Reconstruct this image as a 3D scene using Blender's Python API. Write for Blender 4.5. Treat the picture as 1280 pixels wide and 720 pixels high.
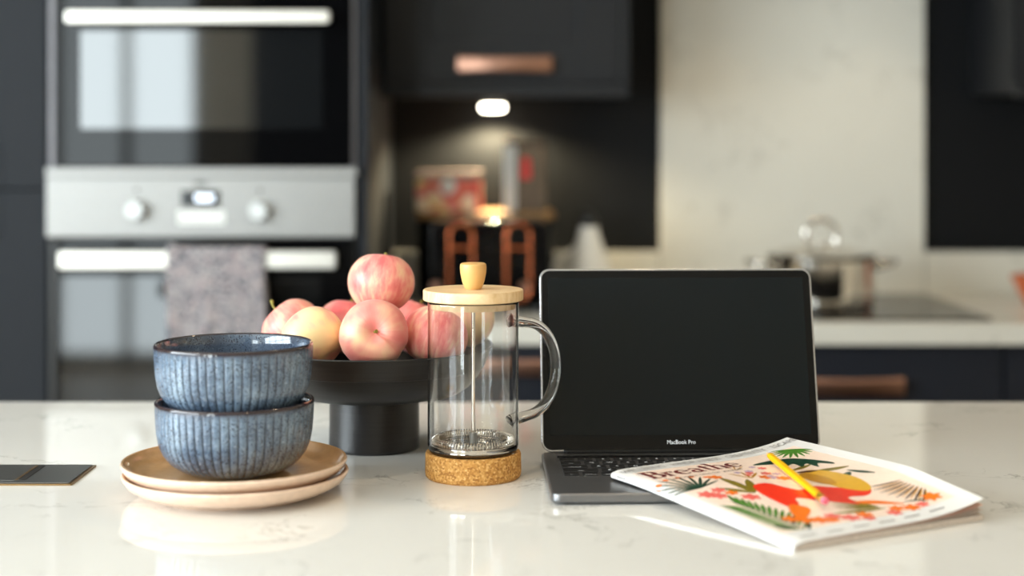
import bpy, bmesh, math, random
from mathutils import Vector, Matrix
for o in list(bpy.data.objects): bpy.data.objects.remove(o)
SC = bpy.context.scene
COL = SC.collection
R = math.radians
PI = math.pi
CT = 0.90                      # worktop height
CZ = 1.248                     # camera height
F = 1950.0                     # focal length in pixels of the 1280 frame

# ------------------------------------------------------------------ camera, world, light
cam = bpy.data.cameras.new('camera'); camo = bpy.data.objects.new('camera', cam); COL.objects.link(camo)
cam.sensor_width = 36.0; cam.lens = F * 36 / 1280
camo.location = (0, 0, CZ); camo.rotation_euler = (R(90), 0, 0)
cam.shift_y = -183 / 1280
cam.clip_start = 0.05
cam.dof.use_dof = True; cam.dof.focus_distance = 1.63; cam.dof.aperture_fstop = 2.0
SC.camera = camo
SC.view_settings.view_transform = 'Standard'; SC.view_settings.look = 'None'
SC.view_settings.gamma = 1.0; SC.view_settings.use_curve_mapping = False
SC.view_settings.exposure = -0.05
SC.cycles.use_denoising = True
SC.cycles.max_bounces = 14; SC.cycles.transmission_bounces = 12; SC.cycles.glossy_bounces = 6; SC.cycles.diffuse_bounces = 5
SC.cycles.sample_clamp_indirect = 6.0
W = bpy.data.worlds.new('world'); SC.world = W; W.use_nodes = True
W.node_tree.nodes['Background'].inputs[0].default_value = (0.75, 0.88, 1.0, 1); W.node_tree.nodes['Background'].inputs[1].default_value = 1.0

def area(name, loc, rot, sx, sy, power, col):
    l = bpy.data.lights.new(name, 'AREA'); l.shape = 'RECTANGLE'; l.size = sx; l.size_y = sy; l.energy = power; l.color = col
    o = bpy.data.objects.new(name, l); COL.objects.link(o); o.location = loc; o.rotation_euler = rot; return o
# daylight through the patio door behind the camera, and the window in the left wall
area('daylight_patio_door', (-2.12, -2.63, 1.08), (R(90), 0, 0), .80, 2.06, 80, (0.86, 0.97, 1.0))
area('daylight_left_window', (-2.63, 0.2, 1.55), (R(90), 0, R(-90)), 2.8, 1.25, 220, (0.84, 0.945, 1.0))

# ------------------------------------------------------------------ helpers
def px(x, D): return (x - 640) * D / F
def pz(y, D): return CZ - (y - 177) * D / F

def lin(r, g=None, b=None):
    if g is None: r, g, b = r
    f = lambda c: (c/255/12.92) if c/255 <= .04045 else ((c/255 + .055)/1.055)**2.4
    return (f(r), f(g), f(b), 1)

def nt(name):
    m = bpy.data.materials.new(name); m.use_nodes = True
    t = m.node_tree; return m, t, t.nodes['Principled BSDF']
def node(t, kind, **kw):
    n = t.nodes.new(kind)
    for k, v in kw.items():
        if k in n.inputs: n.inputs[k].default_value = v
        else: setattr(n, k, v)
    return n
def ramp(t, stops, src):
    n = t.nodes.new('ShaderNodeValToRGB'); e = n.color_ramp.elements
    while len(e) < len(stops): e.new(0.5)
    for el, (p, c) in zip(e, stops): el.position = p; el.color = c
    t.links.new(src, n.inputs[0]); return n
def mixc(t, fac, a, b, mode='MIX'):
    n = t.nodes.new('ShaderNodeMix'); n.data_type = 'RGBA'; n.blend_type = mode
    for sock, v in ((n.inputs[0], fac), (n.inputs[6], a), (n.inputs[7], b)):
        if hasattr(v, 'is_linked'): t.links.new(v, sock)
        else: sock.default_value = v
    return n.outputs[2]
def ocoord(t): return t.nodes.new('ShaderNodeTexCoord').outputs['Object']
def mat(name, c, rough=.5, metal=0.0, var=.06, scale=40, bump=0.0, spec=.5, coat=0.0):
    """plain surface with a little procedural grain"""
    m, t, p = nt(name)
    nz = node(t, 'ShaderNodeTexNoise', Scale=scale, Detail=4.0); t.links.new(ocoord(t), nz.inputs['Vector'])
    a = tuple(min(1, v*(1+var)) for v in c[:3]) + (1,); b = tuple(v*(1-var) for v in c[:3]) + (1,)
    t.links.new(ramp(t, [(.3, b), (.7, a)], nz.outputs['Fac']).outputs[0], p.inputs['Base Color'])
    p.inputs['Roughness'].default_value = rough; p.inputs['Metallic'].default_value = metal
    p.inputs['Specular IOR Level'].default_value = spec; p.inputs['Coat Weight'].default_value = coat
    if bump:
        b_ = node(t, 'ShaderNodeBump', Strength=bump, Distance=.001); t.links.new(nz.outputs['Fac'], b_.inputs['Height']); t.links.new(b_.outputs[0], p.inputs['Normal'])
    return m
def emit(name, c, s):
    m, t, p = nt(name); p.inputs['Base Color'].default_value = c
    p.inputs['Emission Color'].default_value = c; p.inputs['Emission Strength'].default_value = s; return m

M = {}
def quartz(name, c0, rough):
    m, t, p = nt(name); co = ocoord(t)
    big = node(t, 'ShaderNodeTexNoise', Scale=3.2, Detail=4.0); t.links.new(co, big.inputs['Vector'])
    vein = node(t, 'ShaderNodeTexNoise', Scale=11.0, Detail=7.0, Roughness=.62, Distortion=.9); t.links.new(co, vein.inputs['Vector'])
    d = node(t, 'ShaderNodeMath', operation='SUBTRACT'); d.inputs[1].default_value = .5; t.links.new(vein.outputs['Fac'], d.inputs[0])
    a = node(t, 'ShaderNodeMath', operation='ABSOLUTE'); t.links.new(d.outputs[0], a.inputs[0])
    vm = ramp(t, [(0, (1,1,1,1)), (.016, (0,0,0,1))], a.outputs[0])
    msk = node(t, 'ShaderNodeTexNoise', Scale=9.0, Detail=2.0); t.links.new(co, msk.inputs['Vector'])
    mk = ramp(t, [(.53, (0,0,0,1)), (.66, (1,1,1,1))], msk.outputs['Fac'])
    mul = node(t, 'ShaderNodeMath', operation='MULTIPLY'); t.links.new(vm.outputs[0], mul.inputs[0]); t.links.new(mk.outputs[0], mul.inputs[1])
    m2 = node(t, 'ShaderNodeMath', operation='MULTIPLY'); m2.inputs[1].default_value = .55; t.links.new(mul.outputs[0], m2.inputs[0])
    base = ramp(t, [(.35, tuple(v*.955 for v in c0[:3]) + (1,)), (.6, c0)], big.outputs['Fac'])
    t.links.new(mixc(t, m2.outputs[0], base.outputs[0], lin(120, 116, 108)), p.inputs['Base Color'])
    p.inputs['Roughness'].default_value = rough; p.inputs['IOR'].default_value = 1.52
    return m
M['quartz'] = quartz('polished_quartz', lin(233, 231, 226), .05)
M['quartz_shaded'] = quartz('quartz_painted_shade', lin(214, 211, 201), .32)  # same quartz as the island top, with shade darkened into its colour
M['cab'] = mat('charcoal_cabinet_paint', lin(33, 36, 41), .6, var=.04, scale=60, spec=.2)
M['cab_shaded'] = mat('charcoal_paint_with_shade', lin(23, 24, 27), .5, var=.04, scale=60, spec=.3)  # the charcoal paint again, weaker light on the wall cabinets put into its colour
M['cabnavy'] = mat('dark_navy_cabinet_paint', lin(24, 28, 38), .5, var=.04, scale=60, spec=.4)
M['wallblack'] = mat('near_black_wall_paint', lin(10, 12, 15), .6, var=.05, scale=30, spec=.18)
M['wallwarm'] = mat('warm_cream_wall_paint', lin(222, 210, 190), .8, var=.03, scale=8)
M['ceil'] = mat('white_ceiling_paint', lin(238, 234, 226), .85, var=.02, scale=8)
M['floor'] = mat('pale_oak_floor', lin(170, 154, 134), .45, var=.12, scale=6)
M['white'] = mat('white_paint', lin(235, 235, 232), .5, var=.02)
M['black'] = mat('satin_black', lin(12, 12, 13), .35, var=.05)
M['steel'] = mat('brushed_steel', lin(150, 149, 147), .5, 1.0, var=.03, scale=80)
M['chrome'] = mat('polished_steel', lin(215, 210, 202), .07, 1.0, var=.02)
M['copper'] = mat('copper', lin(168, 128, 110), .34, 1.0, var=.08, scale=30)
M['trimgrey'] = mat('grey_trim', lin(120, 118, 122), .5, .5)
M['rosecopper'] = mat('deep_copper', lin(178, 100, 66), .22, 1.0, var=.08)
M['gloss'] = mat('gloss_black_enamel', lin(5, 5, 6), .12, var=.0, spec=.3)
M['barsteel'] = mat('light_steel_bar', lin(214, 210, 202), .38, .9, var=.02)
M['blackglass'] = mat('black_glass', lin(8, 8, 9), .03, var=.0, spec=.12)
def lowe(ior=1.60):
    m, t, p = nt('coated_oven_window'); p.inputs['Base Color'].default_value = lin(18, 19, 20); p.inputs['Roughness'].default_value = .04
    p.inputs['IOR'].default_value = ior; return m
M['ovenwin'] = lowe()
M['ovenwin_low'] = lowe(1.42)
def glass():
    m, t, p = nt('clear_glass'); p.inputs['Base Color'].default_value = (1, 1, 1, 1); p.inputs['Roughness'].default_value = 0.0
    p.inputs['Transmission Weight'].default_value = 1.0; p.inputs['IOR'].default_value = 1.45; return m
M['glass'] = glass()

def link(o, parent=None):
    COL.objects.link(o)
    if parent is not None: o.parent = parent
    return o
def tag(o, label, cat, group=None, kind=None):
    o['label'] = label; o['category'] = cat
    if group: o['group'] = group
    if kind: o['kind'] = kind
    return o
def struct(o): o['kind'] = 'structure'; return o
def thing(name, label, cat, loc, rz=0, group=None):
    e = bpy.data.objects.new(name, None); e.empty_display_size = .02; COL.objects.link(e)
    e.location = loc; e.rotation_euler = (0, 0, rz); return tag(e, label, cat, group)
def fin(name, bm, m, parent=None, loc=None, smooth=True, angle=35):
    me = bpy.data.meshes.new(name); bmesh.ops.recalc_face_normals(bm, faces=bm.faces[:])
    if bm.calc_volume(signed=True) < 0: bmesh.ops.reverse_faces(bm, faces=bm.faces[:])
    bm.to_mesh(me); bm.free()
    ms = m if isinstance(m, (list, tuple)) else [m]
    for x in ms: me.materials.append(M[x] if isinstance(x, str) else x)
    if smooth:
        for p in me.polygons: p.use_smooth = True
        me.set_sharp_from_angle(angle=R(angle))
    o = bpy.data.objects.new(name, me); link(o, parent)
    if smooth and len(me.polygons) < 9000:
        w = o.modifiers.new('weighted_normals', 'WEIGHTED_NORMAL'); w.keep_sharp = True; w.weight = 100
    if loc is not None: o.location = loc
    return o
def add_box(bm, x0, x1, y0, y1, z0, z1, bev=0, seg=2):
    g = bmesh.ops.create_cube(bm, size=1.0)
    for v in g['verts']:
        v.co = Vector(((x0+x1)/2 + v.co.x*(x1-x0), (y0+y1)/2 + v.co.y*(y1-y0), (z0+z1)/2 + v.co.z*(z1-z0)))
    if bev:
        es = list({e for v in g['verts'] for e in v.link_edges})
        bmesh.ops.bevel(bm, geom=es, offset=bev, segments=seg, profile=.6, affect='EDGES')
def box(name, x0, x1, y0, y1, z0, z1, m, parent=None, bev=.0015, seg=2):
    bm = bmesh.new(); add_box(bm, x0, x1, y0, y1, z0, z1, bev, seg); return fin(name, bm, m, parent)
def lathe_bm(bm, prof, seg=64, c=(0, 0), closed=False, mod=None):
    rings = []
    for i, (r, z) in enumerate(prof):
        if r < 1e-6: rings.append([bm.verts.new((c[0], c[1], z))])
        else:
            ring = []
            for k in range(seg):
                a = 2*PI*k/seg; rr = mod(i, a, r) if mod else r
                ring.append(bm.verts.new((c[0] + rr*math.cos(a), c[1] + rr*math.sin(a), z)))
            rings.append(ring)
    n = len(rings)
    for i in range(n if closed else n-1):
        A, B = rings[i], rings[(i+1) % n]
        if len(A) == 1 and len(B) == 1: continue
        for k in range(seg):
            j = (k+1) % seg
            if len(A) == 1: bm.faces.new((A[0], B[k], B[j]))
            elif len(B) == 1: bm.faces.new((A[k], A[j], B[0]))
            else: bm.faces.new((A[k], A[j], B[j], B[k]))
def lathe(name, prof, m, parent=None, seg=64, loc=None, closed=False, mod=None, angle=40):
    bm = bmesh.new(); lathe_bm(bm, prof, seg, closed=closed, mod=mod); return fin(name, bm, m, parent, loc, angle=angle)
def tube_bm(bm, pts, r, seg=10, closed=False, radii=None):
    pts = [Vector(p) for p in pts]; n = len(pts); rings = []; prev = None
    for i, p in enumerate(pts):
        a = pts[(i-1) % n] if (closed or i > 0) else p; b = pts[(i+1) % n] if (closed or i < n-1) else p
        tg = (b-a).normalized()
        if prev is None:
            up = Vector((0, 0, 1)) if abs(tg.z) < .9 else Vector((1, 0, 0)); nrm = tg.cross(up).normalized()
        else: nrm = (prev - tg*prev.dot(tg)).normalized()
        prev = nrm; bn = tg.cross(nrm); rr = radii[i] if radii else r
        rings.append([bm.verts.new(p + (nrm*math.cos(2*PI*k/seg) + bn*math.sin(2*PI*k/seg))*rr) for k in range(seg)])
    for i in range(n if closed else n-1):
        A, B = rings[i], rings[(i+1) % n]
        for k in range(seg): bm.faces.new((A[k], A[(k+1) % seg], B[(k+1) % seg], B[k]))
    if not closed: bm.faces.new(rings[0]); bm.faces.new(rings[-1])
def tube(name, pts, r, m, parent=None, seg=10, closed=False, radii=None):
    bm = bmesh.new(); tube_bm(bm, pts, r, seg, closed, radii); return fin(name, bm, m, parent, angle=50)
def rrect(x0, x1, y0, y1, r, n=6):
    out = []
    for cx, cy, a0 in ((x1-r, y1-r, 0), (x0+r, y1-r, 90), (x0+r, y0+r, 180), (x1-r, y0+r, 270)):
        for k in range(n+1):
            a = R(a0 + 90*k/n); out.append((cx + r*math.cos(a), cy + r*math.sin(a)))
    return out
def slab(name, outline, z0, z1, m, parent=None, bev=0, xf=None, seg=2):
    """extruded outline; xf maps (a, b, c) to local xyz"""
    bm = bmesh.new(); vs = [bm.verts.new((a, b, z0)) for a, b in outline]; f = bm.faces.new(vs)
    e = bmesh.ops.extrude_face_region(bm, geom=[f]); top = [v for v in e['geom'] if isinstance(v, bmesh.types.BMVert)]
    for v in top: v.co.z = z1
    if bev:
        es = [ed for ed in bm.edges if abs(ed.verts[0].co.z - ed.verts[1].co.z) < 1e-7]
        bmesh.ops.bevel(bm, geom=es, offset=bev, segments=seg, profile=.5, affect='EDGES')
    if xf:
        for v in bm.verts: v.co = Vector(xf(*v.co))
    return fin(name, bm, m, parent)
def text_mesh(s, size, align='CENTER', spacing=1.0):
    cu = bpy.data.curves.new('t', 'FONT'); cu.body = s; cu.size = size; cu.align_x = align; cu.align_y = 'CENTER'; cu.space_character = spacing
    cu.resolution_u = 3
    ob = bpy.data.objects.new('t', cu); COL.objects.link(ob)
    me = bpy.data.meshes.new_from_object(ob); bpy.data.objects.remove(ob); bpy.data.curves.remove(cu); return me
def text(name, s, size, m, parent, xf, align='CENTER', spacing=1.0):
    me = text_mesh(s, size, align, spacing); me.name = name
    for v in me.vertices: v.co = Vector(xf(v.co.x, v.co.y))
    me.materials.clear(); me.materials.append(M[m] if isinstance(m, str) else m)
    return link(bpy.data.objects.new(name, me), parent)

# ------------------------------------------------------------------ the room
YW = 3.60                       # kitchen wall
XL, XR, YF, ZC = -2.6, 2.9, -2.6, 2.45
struct(box('floor', XL-.1, XR+.1, YF-.1, YW+.1, -.1, 0, 'floor', bev=0))
struct(box('ceiling', XL-.1, XR+.1, YF-.1, YW+.1, ZC, ZC+.1, 'ceil', bev=0))
struct(box('wall_back', XL-.1, XR+.1, YW, YW+.1, 0, ZC, 'wallblack', bev=0))
struct(box('wall_right', XR, XR+.1, YF, YW, 0, ZC, 'wallwarm', bev=0))
def wall_with_holes(name, along, a0, a1, holes, place, m):
    bm = bmesh.new(); xs = sorted({a0, a1, *[h[0] for h in holes], *[h[1] for h in holes]})
    for s, e in zip(xs, xs[1:]):
        hs = [h for h in holes if h[0] <= s and e <= h[1]]
        spans = [(0, ZC)] if not hs else [(z0, z1) for z0, z1 in ((0, hs[0][2]), (hs[0][3], ZC)) if z1 - z0 > 1e-4]
        for z0, z1 in spans:
            if along == 'x': add_box(bm, s, e, place-.1, place, z0, z1)
            else: add_box(bm, place-.1, place, s, e, z0, z1)
    return struct(fin(name, bm, m, smooth=False))
wall_with_holes('wall_front', 'x', XL, XR, [(-2.53, -1.71, .04, 2.12)], YF, 'wallwarm')
wall_with_holes('wall_left', 'y', YF, YW, [(-1.2, 1.6, .92, 2.18)], XL, 'wallwarm')
def frame(name, a0, a1, z0, z1, n, along, place, nz=1):
    o = struct(thing(name, 'white framed window', 'window', (0, 0, 0))); del o['category']
    bars = [(a0, a0+.05, z0, z1), (a1-.05, a1, z0, z1), (a0, a1, z0, z0+.05), (a0, a1, z1-.05, z1)]
    bars += [(a0+(a1-a0)*k/n-.025, a0+(a1-a0)*k/n+.025, z0, z1) for k in range(1, n)]
    bars += [(a0, a1, z0+(z1-z0)*k/nz-.02, z0+(z1-z0)*k/nz+.02) for k in range(1, nz)]
    for b in bars:
        if along == 'x': box('frame_bar', b[0], b[1], place-.05, place+.0, b[2], b[3], 'white', o, .002)
        else: box('frame_bar', place-.05, place+.0, b[0], b[1], b[2], b[3], 'white', o, .002)
    return o
frame('door_1', -2.53, -1.71, .04, 2.12, 2, 'x', YF)
frame('window_1', -1.2, 1.6, .92, 2.18, 4, 'y', XL, 2)

t = thing('reflection_cabinet', 'unseen dark cupboard added to darken the oven glass reflection', 'cabinet', (0, 0, 0))  # unseen, added so the right part of the oven glass reflects dark
box('carcass', -1.36, -.80, YF+.001, YF+.4, 0, 2.3, 'cab', t)
for k in range(2): box('door', -1.358+.28*k, -1.082+.28*k, YF+.401, YF+.42, .05, 2.28, 'cab', t)
M['lamp_on'] = emit('lamp_glow', (1.0, .82, .6, 1), 14)
def downlight(x, y, w):
    t = thing('ceiling_downlight', 'small round recessed ceiling downlight with steel rim', 'downlight', (x, y, ZC), 0, 'recessed ceiling downlights')
    lathe('rim', [(.03, -.001), (.031, -.006), (.042, -.006), (.044, 0), (.03, 0)], 'steel', t, 32, closed=True)
    lathe('bulb', [(0, -.003), (.03, -.003), (.03, -.0005), (0, -.0005)], 'lamp_on', t, 32)
    l = bpy.data.lights.new('downlight_beam', 'SPOT'); l.energy = w; l.color = (1, .78, .52); l.spot_size = R(95); l.spot_blend = .6; l.shadow_soft_size = .04
    o = bpy.data.objects.new('downlight_beam', l); COL.objects.link(o); o.parent = t; o.location = (0, 0, -.02)
for x in (-.9, .35, 1.6):
    for y in (.55, 2.1): downlight(x, y, 3.5 if x < 0 else (10 if y < 1 else 16))

# ------------------------------------------------------------------ kitchen run
YD = 3.005                      # door fronts of tall and base units
def shaker(parent, name, x0, x1, z0, z1, y, m, rail=.085, th=.022, rec=.013):
    """shaker door: four frame members and a recessed panel, front at y"""
    bm = bmesh.new()
    add_box(bm, x0, x0+rail, y, y+th, z0, z1, .0025); add_box(bm, x1-rail, x1, y, y+th, z0, z1, .0025)
    add_box(bm, x0+rail, x1-rail, y, y+th, z1-rail, z1, .0025); add_box(bm, x0+rail, x1-rail, y, y+th, z0, z0+rail, .0025)
    d = fin(name, bm, m, parent)
    box('door_panel', x0+rail-.002, x1-rail+.002, y+rec, y+th-.002, z0+rail-.002, z1-rail+.002, m, d, .0008)
    return d
def bar_handle(parent, xc, z, y, w=.2, h=.036):
    """flat copper bar pull with a gentle bow, standing off on two feet"""
    n = 24; bm = bmesh.new(); prev = None
    prof = [(-.5, 0), (-.5, .55), (-.32, 1), (.32, 1), (.5, .55), (.5, 0)]
    for i in range(n+1):
        t = i/n*2-1; x = xc + t*w/2; out = .014 + .012*(1-t*t)
        hh = h*(.86 + .14*t*t)
        ring = [bm.verts.new((x, y - out - b*.007, z + a*hh)) for a, b in prof]
        if prev:
            for k in range(6): bm.faces.new((prev[k], prev[(k+1) % 6], ring[(k+1) % 6], ring[k]))
        else: bm.faces.new(ring)
        prev = ring
    bm.faces.new(prev)
    for s in (-1, 1): add_box(bm, xc + s*(w/2-.012) - .008, xc + s*(w/2-.012) + .008, y - .016, y, z-.011, z+.011, .002)
    return fin('handle', bm, 'copper', parent)

# tall larder unit at the far left
XO0, XO1 = px(61, YD), px(445, YD)
t = thing('larder_cabinet', 'tall charcoal shaker larder cabinet beside the ovens', 'cabinet', (0, 0, 0))
lx0, lx1 = XO0-.60, XO0-.004
box('carcass', lx0, lx1, YD+.022, YW-.005, .0, 2.2, 'cab', t)
zs = pz(236.5, YD)
shaker(t, 'door', lx0+.002, lx1, zs+.0015, 2.19, YD, 'cab')
shaker(t, 'door', lx0+.002, lx1, .12, zs-.0015, YD, 'cab')
box('plinth', lx0, lx1, YD+.05, YD+.066, 0, .118, 'cab', t)

# oven housing
t = thing('oven_housing', 'tall dark housing cabinet framing the two built-in ovens', 'cabinet', (0, 0, 0))
xs0, xs1 = px(446, YD), px(460, YD)
box('side_panel', xs0+.004, xs1, YD-.004, YW-.005, 0, 2.2, 'cab', t)
box('side_panel', XO0-.002, XO0+.010, YD+.03, YW-.005, 0, 2.2, 'cab', t)
box('back_panel', XO0+.011, xs0+.003, YW-.03, YW-.006, 0, 2.2, 'black', t)
box('top_panel', XO0+.011, xs0+.003, YD, YW-.03, 2.17, 2.2, 'cab', t)
z_lo_bot = .62
box('shelf', XO0+.011, xs0+.003, YD+.03, YW-.03, z_lo_bot-.02, z_lo_bot-.001, 'cab', t)
shaker(t, 'door', XO0+.002, XO1, .12, z_lo_bot-.022, YD, 'cab')
ztop_bot = pz(209, YD); 
box('shelf', XO0+.011, xs0+.003, YD+.03, YW-.03, 1.575, 1.595, 'cab', t)
shaker(t, 'door', XO0+.002, XO1, 1.60, 2.165, YD, 'cab')

def oven_bar(parent, x0, x1, z, h, y):
    o = slab('handle', rrect(x0, x1, z-h/2, z+h/2, .005, 4), 0, .014, 'barsteel', parent, .003, lambda a, b, c: (a, y-.052+c, b))
    for xx in (x0+.035, x1-.035): box('handle_post', xx-.008, xx+.008, y-.039, y, z-.007, z+.007, 'steel', o, .002)
    return o
def fr(parent, name, x0, x1, z0, z1, y0, y1, r, m, bev=.0015):
    return slab(name, rrect(x0, x1, z0, z1, r, 4), y0, y1, m, parent, bev, lambda a, b, c: (a, c, b))
# upper (compact) oven
t = thing('compact_oven', 'upper built-in oven with wide black glass door above the control panel', 'oven', (0, 0, 0))
box('body', XO0+.012, XO1-.004, YD+.024, YD+.5, ztop_bot+.003, 1.57, 'black', t)
g = fr(t, 'door', px(71, YD), px(441, YD), ztop_bot+.001, 1.565, YD-.018, YD+.004, .006, 'blackglass')
fr(g, 'door_window', px(104, YD), px(404, YD), pz(161, YD), pz(39, YD), YD-.0195, YD-.0175, .004, 'ovenwin', 0)
box('door_trim', XO0+.004, px(71.5, YD), YD-.012, YD+.02, ztop_bot+.001, 1.565, 'trimgrey', t)
box('door_trim', px(440.5, YD), XO1, YD-.012, YD+.02, ztop_bot+.001, 1.565, 'trimgrey', t)
oven_bar(t, px(85, YD-.05), px(413, YD-.05), pz(22, YD-.045), .0235, YD-.018)
# lower oven with the control panel
t = thing('built_in_oven', 'lower built-in oven with steel control panel, two knobs and lit clock', 'oven', (0, 0, 0))
zp1, zp0 = pz(209.5, YD), pz(296, YD)
box('body', XO0+.012, XO1-.004, YD+.024, YD+.55, z_lo_bot+.001, zp1-.002, 'black', t)
cp = box('control_panel', XO0, XO1, YD-.018, YD+.022, zp0, pz(221, YD), 'steel', t, .003)
box('panel_ledge', XO0+.001, XO1+.004, YD-.024, YD+.022, pz(220.6, YD), zp1, 'steel', t, .002)
M['knob'] = mat('light_steel_knob', lin(200, 202, 202), .35, .3, var=.02)
for kx, ky in ((174, 262), (327, 263)):
    k = lathe('knob', [(0, .026), (.0155, .026), (.018, .023), (.0195, .004), (.0215, .002), (.0215, 0), (0, 0)], 'knob', t, 32)
    k.location = (px(kx, YD), YD-.018, pz(ky, YD)); k.rotation_euler = (R(90), 0, 0)
    box('knob_icon', px(kx-2, YD), px(kx+2, YD), YD-.0185, YD-.0178, pz(ky-22, YD), pz(ky-27, YD), 'black', t, 0)
dp = box('display', px(229, YD), px(277, YD), YD-.0192, YD-.017, pz(258, YD), pz(238, YD), 'blackglass', t, .001)
M['digit'] = emit('clock_digit_glow', (.78, .88, 1, 1), 7)
text('clock_digits', '00:00', .019, 'digit', dp, lambda a, b: (px(258, YD)+a*.8, YD-.0195, pz(247.5, YD)+b))
box('sticker', px(225, YD), px(283, YD), YD-.0186, YD-.0178, pz(279, YD), pz(263, YD), 'white', t, 0)
box('logo_plate', px(245, YD), px(261, YD), YD-.0186, YD-.0178, pz(231, YD), pz(227, YD), 'black', t, 0)
g = fr(t, 'door', px(72, YD), px(441, YD), z_lo_bot+.004, pz(298.5, YD), YD-.018, YD+.004, .006, 'blackglass')
fr(g, 'door_window', px(80, YD), px(402, YD), z_lo_bot+.11, pz(345, YD), YD-.0195, YD-.0175, .004, 'ovenwin_low', 0)
box('door_trim', XO0+.004, px(72.5, YD), YD-.010, YD+.02, z_lo_bot+.004, pz(298.5, YD), 'black', t)
box('door_trim', px(440.5, YD), XO1, YD-.010, YD+.02, z_lo_bot+.004, pz(298.5, YD), 'black', t)
ZB = pz(324, YD-.045)
oven_bar(t, px(76, YD-.05), px(421, YD-.05), ZB, .033, YD-.018)

# tea towel over the bar
def towel_mat():
    m, t, p = nt('speckled_towel_weave'); co = ocoord(t)
    a = node(t, 'ShaderNodeTexNoise', Scale=115.0, Detail=2.0, Roughness=.5); t.links.new(co, a.inputs['Vector'])
    b = node(t, 'ShaderNodeTexNoise', Scale=90.0, Detail=2.0); t.links.new(co, b.inputs['Vector'])
    c = ramp(t, [(.36, lin(60, 62, 74)), (.47, lin(120, 118, 126)), (.56, lin(190, 182, 180)), (.66, lin(80, 80, 92))], a.outputs['Fac'])
    k = ramp(t, [(.54, (0, 0, 0, 1)), (.62, (1, 1, 1, 1))], b.outputs['Fac'])
    t.links.new(mixc(t, k.outputs[0], c.outputs[0], lin(172, 156, 156)), p.inputs['Base Color'])
    p.inputs['Roughness'].default_value = .95; p.inputs['Sheen Weight'].default_value = .3
    return m
M['towel'] = towel_mat()
def towel():
    x0, x1 = px(211, 2.94), px(333, 2.94); yb = YD-.018-.045; prof = []
    hb = .0195
    for k in range(13): prof.append((yb+.0135 + .004*(1-k/12), ZB - .19 + .19*k/12))             # behind the bar
    for k in range(7): a = PI*k/6; prof.append((yb + .0135*math.cos(a), ZB + hb + .006*math.sin(a)))
    for k in range(1, 27): prof.append((yb-.0135 - .006*math.sin(k/26*2.4), ZB + hb - .30*k/26))
    bm = bmesh.new(); nx = 30; grid = []
    for j, (y, z) in enumerate(prof):
        drop = max(0, ZB-z); row = []
        for i in range(nx+1):
            u = i/nx; w = .0035*math.sin(u*9.5+1)*min(1, drop*9) + .002*math.sin(u*21+z*9)*min(1, drop*9)
            sgn = 1 if j < 13 else -1
            lift = .006*max(0, 1-u*9) if 12 < j < 20 else 0
            row.append(bm.verts.new((x0+(x1-x0)*u + .002*math.sin(z*30), y + (abs(w) if sgn > 0 else -abs(w)), z + lift)))
        grid.append(row)
    for j in range(len(grid)-1):
        for i in range(nx): bm.faces.new((grid[j][i], grid[j][i+1], grid[j+1][i+1], grid[j+1][i]))
    o = fin('tea_towel', bm, 'towel', angle=180)
    md = o.modifiers.new('s', 'SOLIDIFY'); md.thickness = .0028; md.offset = 1
    return tag(o, 'speckled grey and pink tea towel hanging over the oven door bar', 'towel')
towel()

# base units below the back worktop
XA = px(460, YD) + .003
def base_unit(x0, x1, name, label, heights):
    t = thing(name, label, 'cabinet', (0, 0, 0))
    box('carcass', x0+.001, x1-.001, YD+.022, YW-.005, .12, CT-.0405, 'cabnavy', t)
    box('plinth', x0+.001, x1-.001, YD+.06, YD+.076, 0, .118, 'cabnavy', t)
    z = CT-.045
    for h in heights:
        d = box('drawer_front', x0+.002, x1-.002, YD, YD+.02, z-h, z, 'cabnavy', t, .002)
        hz = z - (.065 if h > .2 else .075)
        if label.startswith('dark navy drawer unit under'): hz = pz(481, YD)  if abs(z-(CT-.045)) < 1e-6 else z-.07
        else: hz = pz(457, YD) if abs(z-(CT-.045)) < 1e-6 else z-.07
        bar_handle(d, (x0+x1)/2, hz, YD, .215, .034)
        z -= h + .004
base_unit(XA, .340, 'drawer_unit', 'dark navy drawer unit below the toaster and white jug', (.155, .27, .27))
base_unit(.342, .946, 'drawer_unit', 'dark navy drawer unit under the black hob', (.27, .22, .205))
base_unit(.948, 1.55, 'drawer_unit', 'dark navy drawer unit to the right of the hob', (.27, .22, .205))
YC = 2.975
wt = box('worktop', XA, 2.2, YC, YW-.003, CT-.04, CT, 'quartz_shaded', None, .002)
tag(wt, 'pale quartz worktop along the dark kitchen wall', 'worktop')
US = .095
u = box('upstand', XA+.002, .338, YW-.022, YW-.001, CT+.0005, CT+US, 'quartz_shaded'); tag(u, 'low quartz upstand behind the toaster and jug', 'upstand')
u = box('upstand', .948, 2.2, YW-.022, YW-.001, CT+.0005, CT+US, 'quartz_shaded'); tag(u, 'low quartz upstand right of the tall splashback', 'upstand')
u = box('splashback', .341, .946, YW-.022, YW-.001, CT+.0005, 2.3, 'quartz_shaded'); tag(u, 'tall pale quartz splashback panel behind the hob', 'splashback')

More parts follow.
